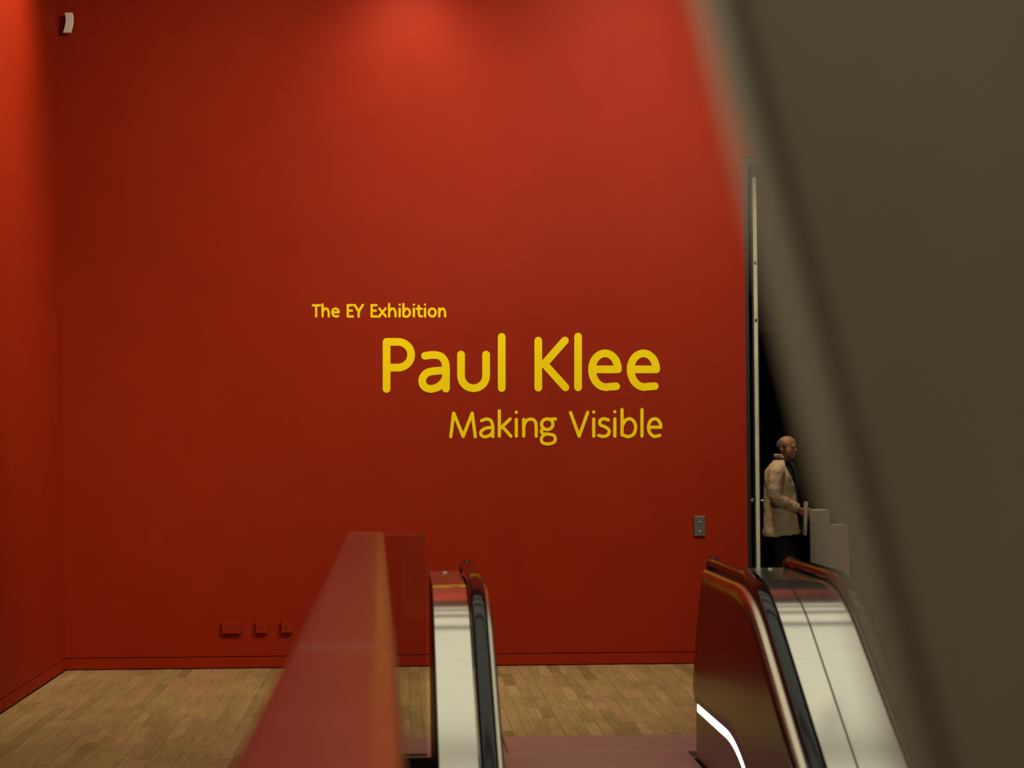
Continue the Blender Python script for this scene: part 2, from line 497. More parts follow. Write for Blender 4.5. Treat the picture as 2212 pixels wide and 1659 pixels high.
def side(e, x_in, s, deck):
    """one balustrade: x_in = inner edge of the handrail, s = +1 if the inside lies towards -x"""
    X = lambda d: x_in + s * d       # d measured away from the steps
    def q(a, b, z0, z1):
        return [(X(a), z0), (X(b), z0), (X(b), z1), (X(a), z1)]
    h = sweep('handrail', rail_sec(*sorted((X(0.0), X(0.074)))), RUBBER, e, path(YNEAR, YEND - 0.01), smooth=True)
    sweep('handrail_guide', q(0.018, 0.056, -0.075, -0.034), LAMPM, e)
    sweep('trim_strip', [(X(-0.022), -0.10), (X(0.030), -0.10), (X(0.030), -0.060), (X(-0.010), -0.060), (X(-0.020), -0.068)], CHROME, e, path(YNEAR, YEND + 0.02), smooth=True)
    pend = path(YNEAR, YEND + 0.10)
    bm = bmesh.new()             # inner panel, rounded at the newel
    rows = []
    N = 10
    for (y, z) in pend:
        rows.append([bm.verts.new((X(-0.020 - 0.045 * (i / N)), y, z - 0.10 - 0.64 * i / N)) for i in range(N + 1)])
    for a, b in zip(rows[:-1], rows[1:]):
        for i in range(N):
            bm.faces.new((a[i], a[i + 1], b[i + 1], b[i]))
    for i, v in enumerate(rows[0]):          # shape of the far end: top tucked in, foot rounded
        t = i / N
        v.co.y -= 0.09 * (1 - t) ** 3 + 0.10 * max(0.0, t - 0.86) / 0.14 * max(0.0, t - 0.86) / 0.14
    p = from_bm('inner_panel', bm, DARKGL, e, smooth=True)
    md = p.modifiers.new('thick', 'SOLIDIFY'); md.thickness = 0.012; md.offset = 0
    sweep('skirt_light', [(X(-0.067), -0.782), (X(-0.05), -0.782), (X(-0.05), -0.742), (X(-0.067), -0.742)], LIGHTST, e, path(YNEAR, YEND - 0.06))
    sweep('skirt_panel', [(X(-0.062), -1.16), (X(-0.03), -1.16), (X(-0.03), -0.786), (X(-0.062), -0.786)], DARKGL, e, path(YNEAR, YEND + 0.02))
    d0, d1 = deck
    DK = path(YNEAR, YEND - 0.02)
    sweep('deck_panel', [(X(d0), -0.075), (X(d1), -0.075), (X(d1), -0.050), (X(d0), -0.050)], STEEL, e, DK, smooth=True)
    bm = bmesh.new()
    cyl(bm, (X((d0 + d1) / 2), YEND - 0.14, ZH - 0.050), (X((d0 + d1) / 2), YEND - 0.14, ZH - 0.044), 0.011)
    from_bm('screw_cap', bm, WHITE, e)
    bm = bmesh.new()             # black boot where the handrail runs in
    bmesh.ops.create_cube(bm, size=1.0)
    bmesh.ops.scale(bm, verts=bm.verts, vec=(0.078, 0.07, 0.085))
    bmesh.ops.bevel(bm, geom=bm.edges[:], offset=0.02, segments=3, affect='EDGES')
    bmesh.ops.translate(bm, verts=bm.verts, vec=(X(0.037), YEND + 0.005, ZH - 0.038))
    from_bm('handrail_inlet', bm, LAMPM, e, smooth=True)

esc = empty('escalator', (0, 0, 0))
tag(esc, 'escalator descending towards the viewer between two black handrails, in front of the red wall', 'escalator', 'escalators')
side(esc, 0.364, -1, (0.080, 0.233))
side(esc, 1.565, 1, (0.080, 0.196))
# outer cladding of the left balustrade and the newel ends below the decks
sweep('outer_panel', [(0.128, -1.5), (0.142, -1.5), (0.142, -0.052), (0.128, -0.052)], OUTER, esc, path(YNEAR, YEND - 0.02))
def newel_end(e, x0, x1):
    bm = bmesh.new()
    add_box(bm, x0, x1, YEND - 0.22, YEND - 0.03, 0.0, ZH - 0.076)
    bmesh.ops.bevel(bm, geom=bm.edges[:], offset=0.01, segments=2, affect='EDGES')
    from_bm('newel_end', bm, OUTER, e)
sweep('seam_filler', [(1.7612, -0.085), (1.7685, -0.085), (1.7685, -0.064), (1.7612, -0.064)], LAMPM, esc, path(YNEAR, YEND - 0.02))
newel_end(esc, 0.143, 0.345)
newel_end(esc, 1.60, 1.758)
# landing plate, comb plate, steps
box('landing_plate', 0.545, 1.625, YB - 0.55, YB - 0.004, -0.018, 0.003, STEEL2, esc, bevel=0.002)
box('landing_plate', 0.445, 1.49, 9.02, YB - 0.555, -0.018, 0.003, STEEL2, esc, bevel=0.002)
for xf in (0.541, 1.630):
    box('plate_frame', xf - 0.003, xf + 0.003, YB - 0.55, YB - 0.004, -0.018, 0.006, CHROME, esc)
bm = bmesh.new()
add_box(bm, 0.445, 1.49, 8.90, 9.015, -0.02, 0.004)
for i in range(60):
    x = 0.45 + i * 1.035 / 60
    add_box(bm, x, x + 0.006, 8.84, 8.90, -0.012, 0.002)
from_bm('comb_plate', bm, SWITCH, esc)
def step_mesh():
    bm = bmesh.new()
    add_box(bm, -0.51, 0.51, -0.40, 0.0, -0.03, -0.008)
    for i in range(52):
        x = -0.505 + i * 1.01 / 52
        add_box(bm, x, x + 0.008, -0.40, 0.0, -0.008, 0.0)
    add_box(bm, -0.51, 0.51, -0.40, -0.388, -0.24, -0.03)
    bmesh.ops.recalc_face_normals(bm, faces=bm.faces[:])
    me = bpy.data.meshes.new('step'); bm.to_mesh(me); bm.free(); me.materials.append(SWITCH)
    return me
SM = step_mesh()
def steps(e, xc):
    for i in range(11):
        o = bpy.data.objects.new('step', SM); COL.objects.link(o); o.parent = e
        drop = [0.0, 0.03, 0.13][i] if i < 3 else 0.13 + 0.231 * (i - 2)
        o.location = (xc, 8.83 - 0.4 * i, -0.006 - drop)
steps(esc, 0.9675)

esc2 = empty('escalator', (0, 0, 0))
tag(esc2, 'second escalator on the right, half hidden by the blurred grey panel', 'escalator', 'escalators')
side(esc2, 1.962 + 0.074, -1, (0.080, 0.267))
side(esc2, 3.237, 1, (0.080, 0.30))
newel_end(esc2, 1.768, 2.0)
newel_end(esc2, 3.27, 3.5)
box('landing_plate', 2.12, 3.16, 9.02, YB - 0.004, -0.018, 0.003, STEEL2, esc2, bevel=0.002)
box('comb_plate', 2.12, 3.16, 8.84, 9.015, -0.02, 0.004, SWITCH, esc2)
steps(esc2, 2.639)

# ------------------------------------------------------------------ glass guard panel
gp = empty('glass_guard', (0, YG + 0.035, 0))
tag(gp, 'upright clear glass panel between the metal coping and the escalator', 'glass panel')
box('glass_pane', -0.19, 0.110, -0.008, 0.008, 0.015, 1.17, GLASS, gp, bevel=0.002)
boxes('floor_channel', [(-0.19, 0.112, -0.022, -0.010, 0.003, 0.016), (-0.19, 0.112, 0.010, 0.022, 0.003, 0.016), (-0.19, 0.112, -0.010, 0.010, 0.003, 0.014)], CHROME, gp)
bm = bmesh.new(); cyl(bm, (0.090, -0.013, 1.15), (0.090, 0.013, 1.15), 0.008)
from_bm('corner_stud', bm, CHROME, gp)

# ------------------------------------------------------------------ grey steel-clad fin close on the right
fin = empty('steel_fin', (0.24, 0.80, 0.0))
tag(fin, 'big blurred grey metal panel with sloping rounded edge, close at the right', 'metal panel')
B = Vector((0.2210, 0.85, EYE - 0.150)); T = Vector((0.1575, 1.0, EYE + 0.239))
up = (T - B)
e0 = B - up * (B.z / up.z); e1 = B + up * ((3.4 - B.z) / up.z)
side_dir = Vector((0.90, -0.435, 0.0)).normalized()
nrm = side_dir.cross(up.normalized()).normalized()
if nrm.y > 0: nrm = -nrm
ed = (up.normalized().cross(nrm)).normalized()
if ed.x < 0: ed = -ed
off = Vector(fin.location)
def fin_prism(name, d0, d1, n0, n1, m, bev=0.0):
    bm = bmesh.new()
    ring = []
    def pt(base, d, n, z):
        p = base + side_dir * d + nrm * n
        p = p + up * ((z - p.z) / up.z)
        return p - off
    for base, z in ((e0, 0.004), (e1, 3.4)):
        ring.append([bm.verts.new(pt(base, d, n, z)) for d, n in ((d0, n0), (d1, n0), (d1, n1), (d0, n1))])
    for j in range(4):
        k = (j + 1) % 4
        bm.faces.new((ring[0][j], ring[0][k], ring[1][k], ring[1][j]))
    bm.faces.new(ring[0][::-1]); bm.faces.new(ring[1])
    if bev:
        bmesh.ops.bevel(bm, geom=[e for e in bm.edges if abs(e.verts[0].co.z - e.verts[1].co.z) > 1], offset=bev, segments=6, affect='EDGES', profile=0.5)
    return from_bm(name, bm, m, fin, smooth=bool(bev))
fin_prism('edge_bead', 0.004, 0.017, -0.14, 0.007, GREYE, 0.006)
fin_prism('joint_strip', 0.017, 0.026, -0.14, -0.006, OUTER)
bm = bmesh.new()             # gently bowed sheet-metal panel
prof = []
for i in range(25):
    d = 0.026 + (0.95 - 0.026) * (i / 24) ** 1.7
    prof.append((d, 0.004 - max(0.0, 0.24 - d) ** 2 / 1.0 + 0.216 ** 2))
prof += [(0.95, -0.14), (0.026, -0.14)]
rows = []
for base, z in ((e0, 0.004), (e1, 3.4)):
    row = []
    for d, n_ in prof:
        p = base + side_dir * d + nrm * n_
        row.append(bm.verts.new(p + up * ((z - p.z) / up.z) - off))
    rows.append(row)
for j in range(len(prof)):
    k = (j + 1) % len(prof)
    bm.faces.new((rows[0][j], rows[0][k], rows[1][k], rows[1][j]))
bm.faces.new(rows[0][::-1]); bm.faces.new(rows[1])
fp = from_bm('cladding_panel', bm, GREYP, fin, smooth=True)
md = fp.modifiers.new('split', 'EDGE_SPLIT'); md.split_angle = math.radians(40)

# ------------------------------------------------------------------ fittings on the red wall
def socket(px, py, wdt, name, label, grp, holes):
    x, z = W(px, py, YW)
    t = empty(name, (x, YW, z))
    tag(t, label, 'socket', grp)
    box('back_box', -wdt / 2, wdt / 2, -0.030, 0.0, -0.043, 0.043, RED_PLASTIC, t, bevel=0.004)
    f = box('face_plate', -wdt / 2 + 0.001, wdt / 2 - 0.001, -0.036, -0.0305, -0.042, 0.042, RED_PLASTIC, t, bevel=0.002)
    for (hx, hz, hw, hh) in holes:
        box('slot', hx - hw / 2, hx + hw / 2, -0.0368, -0.0355, hz - hh / 2, hz + hh / 2, OUTER, f)
    return t
def triple(cx):
    return [(cx, 0.012, 0.005, 0.009), (cx - 0.011, -0.011, 0.008, 0.005), (cx + 0.011, -0.011, 0.008, 0.005)]
dbl = socket(502, 1355, 0.146, 'wall_socket', 'red double power socket low on the end wall, leftmost of three', 'sockets on the end wall', triple(-0.045) + triple(0.045))
for cx in (-0.016, 0.016):
    box('rocker', cx - 0.007, cx + 0.007, -0.040, -0.0355, 0.016, 0.032, RED_PLASTIC, dbl, bevel=0.001)
socket(566, 1354, 0.086, 'wall_socket', 'red single wall socket between the double socket and the metal coping', 'sockets on the end wall', [(-0.014, -0.004, 0.014, 0.012), (0.014, -0.004, 0.014, 0.012)])
socket(621, 1353.5, 0.086, 'wall_socket', 'red single wall socket half hidden by the metal coping', 'sockets on the end wall', [(-0.010, 0.002, 0.016, 0.014)])

x, z = W(1510.5, 1136, YW)
sw = empty('switch_plate', (x, YW, z))
tag(sw, 'brushed steel switch plate on the red wall above the right escalator handrail', 'switch')
box('plate', -0.0415, 0.0415, -0.022, 0.0, -0.072, 0.072, SWITCH, sw, bevel=0.002)
box('key_switch', -0.010, 0.010, -0.027, -0.021, -0.055, -0.035, CHROME, sw, bevel=0.003)
box('button', -0.012, 0.012, -0.026, -0.021, 0.010, 0.034, SWITCH, sw, bevel=0.003)

# curved motion detector in the top left corner
x, z = W(150, 53, YW)
det = empty('motion_detector', (x, YW, z))
tag(det, 'small white curved motion detector high in the corner of the red walls', 'detector')
bm = bmesh.new()
rows = []
N = 12
for i in range(N + 1):
    t = i / N
    zz = 0.073 - 0.146 * t
    bow = 0.010 * (1 - (2 * t - 0.75) ** 2) - 0.010 * max(0, t - 0.4)
    rows.append([bm.verts.new(p) for p in ((-0.027 + bow, -0.060, zz), (0.024 + bow, -0.072, zz), (0.029 + bow, -0.040, zz), (-0.020 + bow, -0.030, zz))])
for a, b in zip(rows[:-1], rows[1:]):
    for j in range(4):
        bm.faces.new((a[j], a[(j + 1) % 4], b[(j + 1) % 4], b[j]))
bm.faces.new(rows[0]); bm.faces.new(rows[-1][::-1])
bmesh.ops.bevel(bm, geom=[e for e in bm.edges if e.is_boundary or e.calc_face_angle(0) > 0.6], offset=0.004, segments=2, affect='EDGES')
from_bm('detector_body', bm, WHITE, det)
box('mounting_bracket', -0.030, 0.008, -0.034, 0.0, -0.050, 0.050, OUTER, det, bevel=0.003)

# ------------------------------------------------------------------ yellow lettering
ZS = 2212.0 / 820.0
def smooth_pts(P, n=7):
    out = []
    Q = [P[0]] + list(P) + [P[-1]]
    for i in range(1, len(Q) - 2):
        p0, p1, p2, p3 = (Vector(q) for q in Q[i - 1:i + 3])
        for k in range(n):
            t = k / n
            out.append(0.5 * ((2 * p1) + (p2 - p0) * t + (2 * p0 - 5 * p1 + 4 * p2 - p3) * t * t + (3 * p1 - p0 - 3 * p2 + p3) * t ** 3))
    out.append(Vector(P[-1]))
    return out
def arc(cx, cy, rx, ry, a0, a1, n=24):
    return [(cx + rx * math.cos(math.radians(a0 + (a1 - a0) * i / n)), cy + ry * math.sin(math.radians(a0 + (a1 - a0) * i / n))) for i in range(n + 1)]
def ell(cx, cy, rx, ry):
    return ('p', arc(cx, cy, rx, ry, 0, 360, 36))
def Ls(*p): return ('p', list(p))
def Cv(*p): return ('s', list(p))
def e_(l, r, t, b, yb, end):
    cx = (l + r) / 2; cy = yb
    pts = [(l + 6, yb), (r - 2, yb)]
    up_ = arc(cx, yb, r - cx, yb - t, 0, -180, 24)
    lo = arc(cx + (r - l) * 0.04, yb, cx + (r - l) * 0.04 - l, b - yb, 180, 78, 18)
    return [('p', pts), ('p', up_ + lo + [end])]
def dot(x, y): return ('p', [(x, y), (x + 0.01, y)])
def letter(parent, strokes, width, ox, oz):
    """one letter: round-ended strokes of constant width, cut from thin vinyl"""
    bm = bmesh.new()
    hw = width / ZS / 2 / (F_PX / YW)
    def conv(p):
        x, z = W(640 + p[0] / ZS, 630 + p[1] / ZS, YW)
        return Vector((x - ox, z - oz))
    lay = 0
    for kind, P in strokes:
        pts = [conv(p) for p in (smooth_pts(P) if kind == 's' else P)]
        prev = None
        n = len(pts)
        def quad(a, b):
            d = (b - a)
            if d.length < 1e-5: return
            d.normalize(); m = Vector((-d.y, d.x)) * hw
            q = [a + m, b + m, b - m, a - m]
            solid(q)
        def solid(q):
            nonlocal lay
            lay += 1
            front = -0.0030 - 0.000012 * lay
            f = [bm.verts.new((v.x, front, v.y)) for v in q]
            g = [bm.verts.new((v.x, 0.0, v.y)) for v in q]
            bm.faces.new(f); bm.faces.new(g[::-1])
            for i in range(len(q)):
                k = (i + 1) % len(q)
                bm.faces.new((f[i], g[i], g[k], f[k]))
        for i in range(n - 1):
            quad(pts[i], pts[i + 1])
        for i in range(n):
            if i in (0, n - 1) or (pts[i] - pts[i - 1]).angle(pts[i + 1] - pts[i], 0) > 0.03:
                ns = 20 if i in (0, n - 1) else 12
                solid([pts[i] + Vector((math.cos(2 * PI * j / ns), math.sin(2 * PI * j / ns))) * hw for j in range(ns)])
    from_bm('letter', bm, YELLOW, parent)
def line(label, width, letters):
    xs = [p for L in letters for s in L for p in s[1]]
    cx = (min(p[0] for p in xs) + max(p[0] for p in xs)) / 2
    cy = max(p[1] for p in xs)
    ox, oz = W(640 + cx / ZS, 630 + cy / ZS, YW)
    t = empty('wall_lettering', (ox, YW - 0.0005, oz))
    tag(t, label, 'lettering')
    for L in letters:
        letter(t, L, width, ox, oz)
P_ = [Ls((526, 293), (526, 567)), ('p', [(526, 293), (590, 293)] + arc(592, 368, 77, 75, -90, 90) + [(526, 443)])]
a_ = [Cv((750, 374), (800, 369), (842, 378), (866, 408), (872, 450)), Ls((872, 450), (872, 565)),
      Cv((872, 460), (815, 462), (765, 472), (738, 500), (735, 532), (752, 558), (786, 567), (825, 556), (856, 530), (872, 500))]
u_ = [('p', [(960, 367), (960, 490)] + arc(1033, 490, 73, 73, 180, 0) + [(1106, 490), (1106, 367)])]
K_ = [Ls((1410, 286), (1410, 560)), Ls((1565, 285), (1445, 421)), Ls((1445, 421), (1568, 558))]
line('large yellow words Paul Klee on the red end wall', 45,
     [P_, a_, u_, [Ls((1197, 264), (1197, 562))], K_, [Ls((1642, 262), (1642, 558))],
      e_(1723, 1874, 360, 557, 453, (1864, 552)), e_(1948, 2097, 360, 556, 453, (2088, 551))])
def i_(x, y0, y1, yd): return [Ls((x, y0), (x, y1)), dot(x, yd)]
line('yellow words Making Visible below the large title', 19, [
    [Ls((900, 845), (917, 708), (972, 843), (1025, 708), (1043, 845))],
    [Cv((1080, 752), (1108, 743), (1134, 752), (1145, 785)), Ls((1145, 785), (1145, 845)), Cv((1145, 792), (1105, 796), (1078, 814), (1078, 838), (1102, 846), (1130, 835), (1145, 815))],
    [Ls((1183, 695), (1183, 842)), Ls((1246, 742), (1190, 796)), Ls((1201, 786), (1250, 842))],
    i_(1282, 745, 842, 703),
    [Ls((1325, 745), (1325, 842)), Cv((1325, 785), (1338, 755), (1366, 743), (1390, 754), (1398, 788)), Ls((1398, 788), (1398, 842))],
    [ell(1462, 773, 33, 31), Ls((1478, 744), (1510, 742)),
     Cv((1440, 794), (1428, 812), (1438, 828), (1470, 831), (1500, 838), (1509, 860), (1498, 880), (1466, 888), (1436, 881), (1427, 860), (1436, 842), (1452, 831))],
    [Ls((1598, 705), (1648, 842), (1698, 703))],
    i_(1733, 742, 842, 702),
    [Cv((1818, 748), (1790, 741), (1769, 753), (1773, 777), (1800, 789), (1822, 808), (1815, 835), (1788, 844), (1762, 838))],
    i_(1856, 742, 842, 700),
    [Ls((1898, 688), (1898, 836)), Cv((1898, 785), (1918, 750), (1948, 742), (1970, 762), (1977, 795), (1965, 830), (1935, 845), (1898, 834))],
    [Ls((2014, 688), (2014, 842))],
    e_(2052, 2124, 741, 844, 790, (2118, 838)),
])
def E_(x): return [Ls((x, 79), (x, 145)), Ls((x, 79), (x + 28, 79)), Ls((x, 111), (x + 24, 111)), Ls((x, 145), (x + 30, 145))]
def h_(x, w, top): return [Ls((x, top), (x, 145)), Cv((x, 118), (x + w * 0.4, 100), (x + w * 0.8, 103), (x + w, 122)), Ls((x + w, 122), (x + w, 145))]
line('small yellow words The EY Exhibition above the large title', 13.5, [
    [Ls((96, 80), (138, 80)), Ls((116, 80), (116, 145))], h_(153, 36, 74), e_(210, 247, 99, 145, 121, (244, 143)),
    E_(300), [Ls((340, 78), (364, 116), (388, 77)), Ls((364, 116), (363, 146))],
    E_(439), [Ls((484, 99), (522, 145)), Ls((520, 98), (482, 146))], h_(541, 37, 72), i_(602, 99, 145, 76),
    [Ls((624, 72), (624, 143)), Cv((624, 118), (640, 100), (656, 106), (662, 122), (656, 140), (640, 147), (624, 141))],
    i_(685, 99, 145, 76), [Cv((714, 84), (714, 128), (719, 143), (732, 144)), Ls((702, 100), (731, 100))],
    i_(750, 99, 145, 76), [ell(792, 122, 20, 23)], h_(833, 34, 99)])

# ------------------------------------------------------------------ doorway at the right end of the red wall and the dark room beyond
XD = 2.660
dr = empty('door_1', (XD, YW + 0.20, 0.0))
struct(dr, 'tall black door standing open edge-on beside the red wall, with a pale metal edge', 'door')
box('door_leaf', -0.026, 0.026, 0.010, 0.95, 0.01, 3.68, DOORM, dr, bevel=0.002)
box('edge_strip', -0.0145, 0.0145, 0.0, 0.0095, 0.01, 3.68, BRASS, dr, bevel=0.002)
for s in (-1, 1):
    bm = bmesh.new()
    cyl(bm, (s * 0.026, 0.065, 1.195), (s * 0.062, 0.065, 1.195), 0.011)
    cyl(bm, (s * 0.056, 0.055, 1.195), (s * 0.056, 0.17, 1.195), 0.011)
    h = from_bm('door_handle', bm, CHROME, dr, smooth=False)
    bm = bmesh.new(); cyl(bm, (s * 0.0262, 0.065, 1.195), (s * 0.032, 0.065, 1.195), 0.026); from_bm('rose', bm, CHROME, h)
for zz in (0.62, 2.55, 2.98):
    box('lock_plate', -0.008, 0.008, -0.002, 0.001, zz - 0.012, zz + 0.012, OUTER, dr)
struct(boxes('trim_2', [(XE + 0.001, XE + 0.03, YW + 0.02, YW + 0.155, 0.0, 3.745), (XE + 0.03, XR, YW + 0.02, YW + 0.155, 3.70, 3.745)], DOORM),
       'black frame of the doorway at the end of the red wall', 'door frame')
X2, Y2 = 8.0, 20.5
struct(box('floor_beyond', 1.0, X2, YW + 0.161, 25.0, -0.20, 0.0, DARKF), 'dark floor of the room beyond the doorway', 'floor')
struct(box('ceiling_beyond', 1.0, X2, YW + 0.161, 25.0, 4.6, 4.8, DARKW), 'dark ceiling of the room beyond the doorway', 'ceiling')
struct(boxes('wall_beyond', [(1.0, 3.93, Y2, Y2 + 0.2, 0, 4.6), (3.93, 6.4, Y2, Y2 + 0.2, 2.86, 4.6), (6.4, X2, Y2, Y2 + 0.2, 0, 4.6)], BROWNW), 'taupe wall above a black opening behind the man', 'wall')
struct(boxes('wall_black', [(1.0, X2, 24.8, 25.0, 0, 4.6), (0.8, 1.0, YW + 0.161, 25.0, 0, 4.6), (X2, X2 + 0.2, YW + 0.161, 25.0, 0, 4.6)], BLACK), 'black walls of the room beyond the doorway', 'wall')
# lamp of the room beyond
t = empty('downlight', (3.05, 17.75, 4.6))
tag(t, 'black downlight on the dark ceiling above the man', 'spotlight')
bm = bmesh.new(); cyl(bm, (0, 0, 0), (0, 0, -0.16), 0.07); from_bm('housing', bm, LAMPM, t)
bm = bmesh.new(); cyl(bm, (0, 0, -0.161), (0, 0, -0.166), 0.055); from_bm('lens', bm, LENS, t)
ld = bpy.data.lights.new('lamp', 'SPOT'); ld.energy = 210; ld.spot_size = math.radians(95); ld.spot_blend = 0.8; ld.shadow_soft_size = 0.06; ld.color = (1.0, 0.80, 0.56)
lo = bpy.data.objects.new('lamp', ld); COL.objects.link(lo); lo.parent = t; lo.location = (0, 0, -0.18)
lo.rotation_euler = Vector((0.75, 0.65, -3.0)).normalized().to_track_quat('-Z', 'Y').to_euler()

# white plinth beside the man
pl = empty('plinth', (4.01, 17.7, 0.0))
tag(pl, 'pale plinth with a stepped top beside the man in the beige coat', 'plinth')
box('base', -0.10, 0.22, -0.12, 0.12, 0.0, 0.84, PLINTHM, pl, bevel=0.006)
box('upright', -0.10, 0.035, -0.12, 0.12, 0.8405, 0.985, PLINTHM, pl, bevel=0.006)

# ------------------------------------------------------------------ the man
man = empty('person', (3.765, 18.3, 0.0), math.radians(-28))
tag(man, 'man in a beige coat and black scarf standing with hands joined beyond the doorway', 'person')
def tube(bm, pts, n=14):
    """tapered limb: pts = (x, y, z, r)"""
    prev = None
    P = [Vector(p[:3]) for p in pts]
    for i, p in enumerate(pts):
        d = (P[min(i + 1, len(P) - 1)] - P[max(i - 1, 0)]).normalized()
        a = d.orthogonal().normalized() if prev is None else (prev[1] - d * prev[1].dot(d)).normalized()
        b = d.cross(a)
        ring = [bm.verts.new(P[i] + (a * math.cos(2 * PI * k / n) + b * math.sin(2 * PI * k / n)) * p[3]) for k in range(n)]
        if prev:
            for k in range(n):
                bm.faces.new((prev[0][k], prev[0][(k + 1) % n], ring[(k + 1) % n], ring[k]))
        else:
            first = (ring, d)
        prev = (ring, a)
    c0 = bm.verts.new(P[0] - first[1] * pts[0][3] * 0.6)
    for k in range(n): bm.faces.new((first[0][(k + 1) % n], first[0][k], c0))
    d = (P[-1] - P[-2]).normalized()
    c1 = bm.verts.new(P[-1] + d * pts[-1][3] * 0.6)
    for k in range(n): bm.faces.new((prev[0][k], prev[0][(k + 1) % n], c1))
def blob(bm, c, r, rot=None, seg=20):
    m = Matrix.Translation(c) @ (rot or Matrix.Identity(4)) @ Matrix.Diagonal((*r, 1))
    bmesh.ops.create_uvsphere(bm, u_segments=seg, v_segments=seg // 2 + 2, radius=1.0, matrix=m)
def loft(bm, rings, a0=0.0, a1=2 * PI, n=28, close=True, caps=True):
    """rings: (cx, cy, z, rx, ry); angle 0 = forward (+x)"""
    R = []
    for (cx, cy, z, rx, ry) in rings:
        k = n if close else n + 1
        R.append([bm.verts.new((cx + rx * math.cos(a0 + (a1 - a0) * i / n), cy + ry * math.sin(a0 + (a1 - a0) * i / n), z)) for i in range(k)])
    for a, b in zip(R[:-1], R[1:]):
        for i in range(n if close else n):
            j = (i + 1) % len(a)
            if not close and i == n: continue
            bm.faces.new((a[i], a[j], b[j], b[i]))
    if caps and close:
        bm.faces.new(R[0][::-1]); bm.faces.new(R[-1])
    return R
def remesh(o, vox, it=6):
    r = o.modifiers.new('remesh', 'REMESH'); r.mode = 'VOXEL'; r.voxel_size = vox; r.use_smooth_shade = True
    s = o.modifiers.new('smooth', 'SMOOTH'); s.iterations = it; s.factor = 0.5
HT = 1.575                      # centre of the head
hd = Matrix.Rotation(math.radians(-24), 4, 'Z')     # head turned a little towards the viewer
HC = Vector((0.045, -0.01, HT))
def H(x, y, z): return HC + (hd @ Vector((x, y, z)))
bm = bmesh.new()
loft(bm, [(0, 0, 0.78, 0.12, 0.16), (0, 0, 0.95, 0.125, 0.175), (0.0, 0, 1.10, 0.12, 0.155), (0.0, 0, 1.28, 0.125, 0.175), (-0.01, 0, 1.38, 0.105, 0.18), (-0.005, 0, 1.43, 0.07, 0.11)])
tube(bm, [(-0.01, 0, 1.38, 0.062), (0.01, -0.003, 1.46, 0.056), (0.03, -0.006, 1.52, 0.056)])
# head: cranium, face, jaw, nose, brow, ears, lips
blob(bm, H(-0.012, 0, 0.030), (0.096, 0.076, 0.088))
blob(bm, H(0.030, 0, -0.030), (0.060, 0.060, 0.082))
blob(bm, H(0.050, 0, -0.088), (0.032, 0.036, 0.024))
blob(bm, H(0.010, 0, -0.060), (0.060, 0.056, 0.048))
blob(bm, H(0.078, 0, 0.018), (0.016, 0.046, 0.012))
tube(bm, [(*H(0.085, 0, 0.010), 0.008), (*H(0.100, 0, -0.018), 0.011), (*H(0.104, 0, -0.030), 0.013)], 10)
blob(bm, H(0.088, 0.010, -0.034), (0.011, 0.008, 0.008)); blob(bm, H(0.088, -0.010, -0.034), (0.011, 0.008, 0.008))
blob(bm, H(0.082, 0, -0.056), (0.010, 0.022, 0.006)); blob(bm, H(0.080, 0, -0.066), (0.010, 0.019, 0.006))
for s in (-1, 1):
    blob(bm, H(0.062, s * 0.038, -0.022), (0.018, 0.016, 0.014))
    blob(bm, H(-0.010, s * 0.078, -0.012), (0.019, 0.009, 0.032), hd @ Matrix.Rotation(s * -0.35, 4, 'Z'))
    # arm: shoulder, elbow, wrist
    sh = (0.0, s * 0.185, 1.375); el = (-0.015, s * 0.245, 1.09); wr = (0.175, s * 0.085, 0.965)
    tube(bm, [(*sh, 0.058), (-0.008, s * 0.22, 1.23, 0.050), (*el, 0.042), (0.08, s * 0.17, 1.02, 0.038), (*wr, 0.028)])
    # palm and five fingers, hands joined in front of the body
    pd = Vector((0.055, -s * 0.045, -0.050)).normalized()
    across = Vector((0.35, 0.0, 0.55)).normalized()
    across = (across - pd * across.dot(pd)).normalized()
    inn = pd.cross(across); inn = inn if inn.y * s < 0 else -inn
    w0 = Vector(wr)
    pc = w0 + pd * 0.045
    for k in (-1.2, -0.4, 0.4, 1.2):
        tube(bm, [(*(w0 + across * 0.012 * k), 0.018), (*(pc + across * 0.016 * k), 0.015), (*(w0 + pd * 0.085 + across * 0.019 * k), 0.012)], 10)
    for k, fl in ((-1.35, 0.060), (-0.45, 0.074), (0.45, 0.080), (1.35, 0.070)):
        b0 = w0 + pd * 0.085 + across * 0.0195 * k
        b1 = b0 + pd * fl * 0.45 + inn * 0.008
        b2 = b1 + pd * fl * 0.22 + inn * fl * 0.32
        b3 = b2 - pd * fl * 0.05 + inn * fl * 0.26
        tube(bm, [(*b0, 0.0095), (*b1, 0.0090), (*b2, 0.0082), (*b3, 0.0070)], 8)
    th0 = w0 + pd * 0.022 + across * 0.030
    tube(bm, [(*th0, 0.013), (*(th0 + pd * 0.028 + across * 0.018 + inn * 0.008), 0.011), (*(th0 + pd * 0.056 + across * 0.018 + inn * 0.018), 0.009)], 8)
    # leg
    tube(bm, [(0.0, s * 0.09, 0.90, 0.085), (0.005, s * 0.10, 0.68, 0.068), (0.01, s * 0.105, 0.48, 0.052), (-0.01, s * 0.11, 0.28, 0.046), (-0.015, s * 0.115, 0.10, 0.036), (-0.01, s * 0.115, 0.05, 0.036)])
    tube(bm, [(-0.03, s * 0.115, 0.045, 0.032), (0.05, s * 0.125, 0.040, 0.032), (0.13, s * 0.135, 0.030, 0.022)])
body = from_bm('body', bm, SKIN, man, smooth=True)
remesh(body, 0.0055, 3)
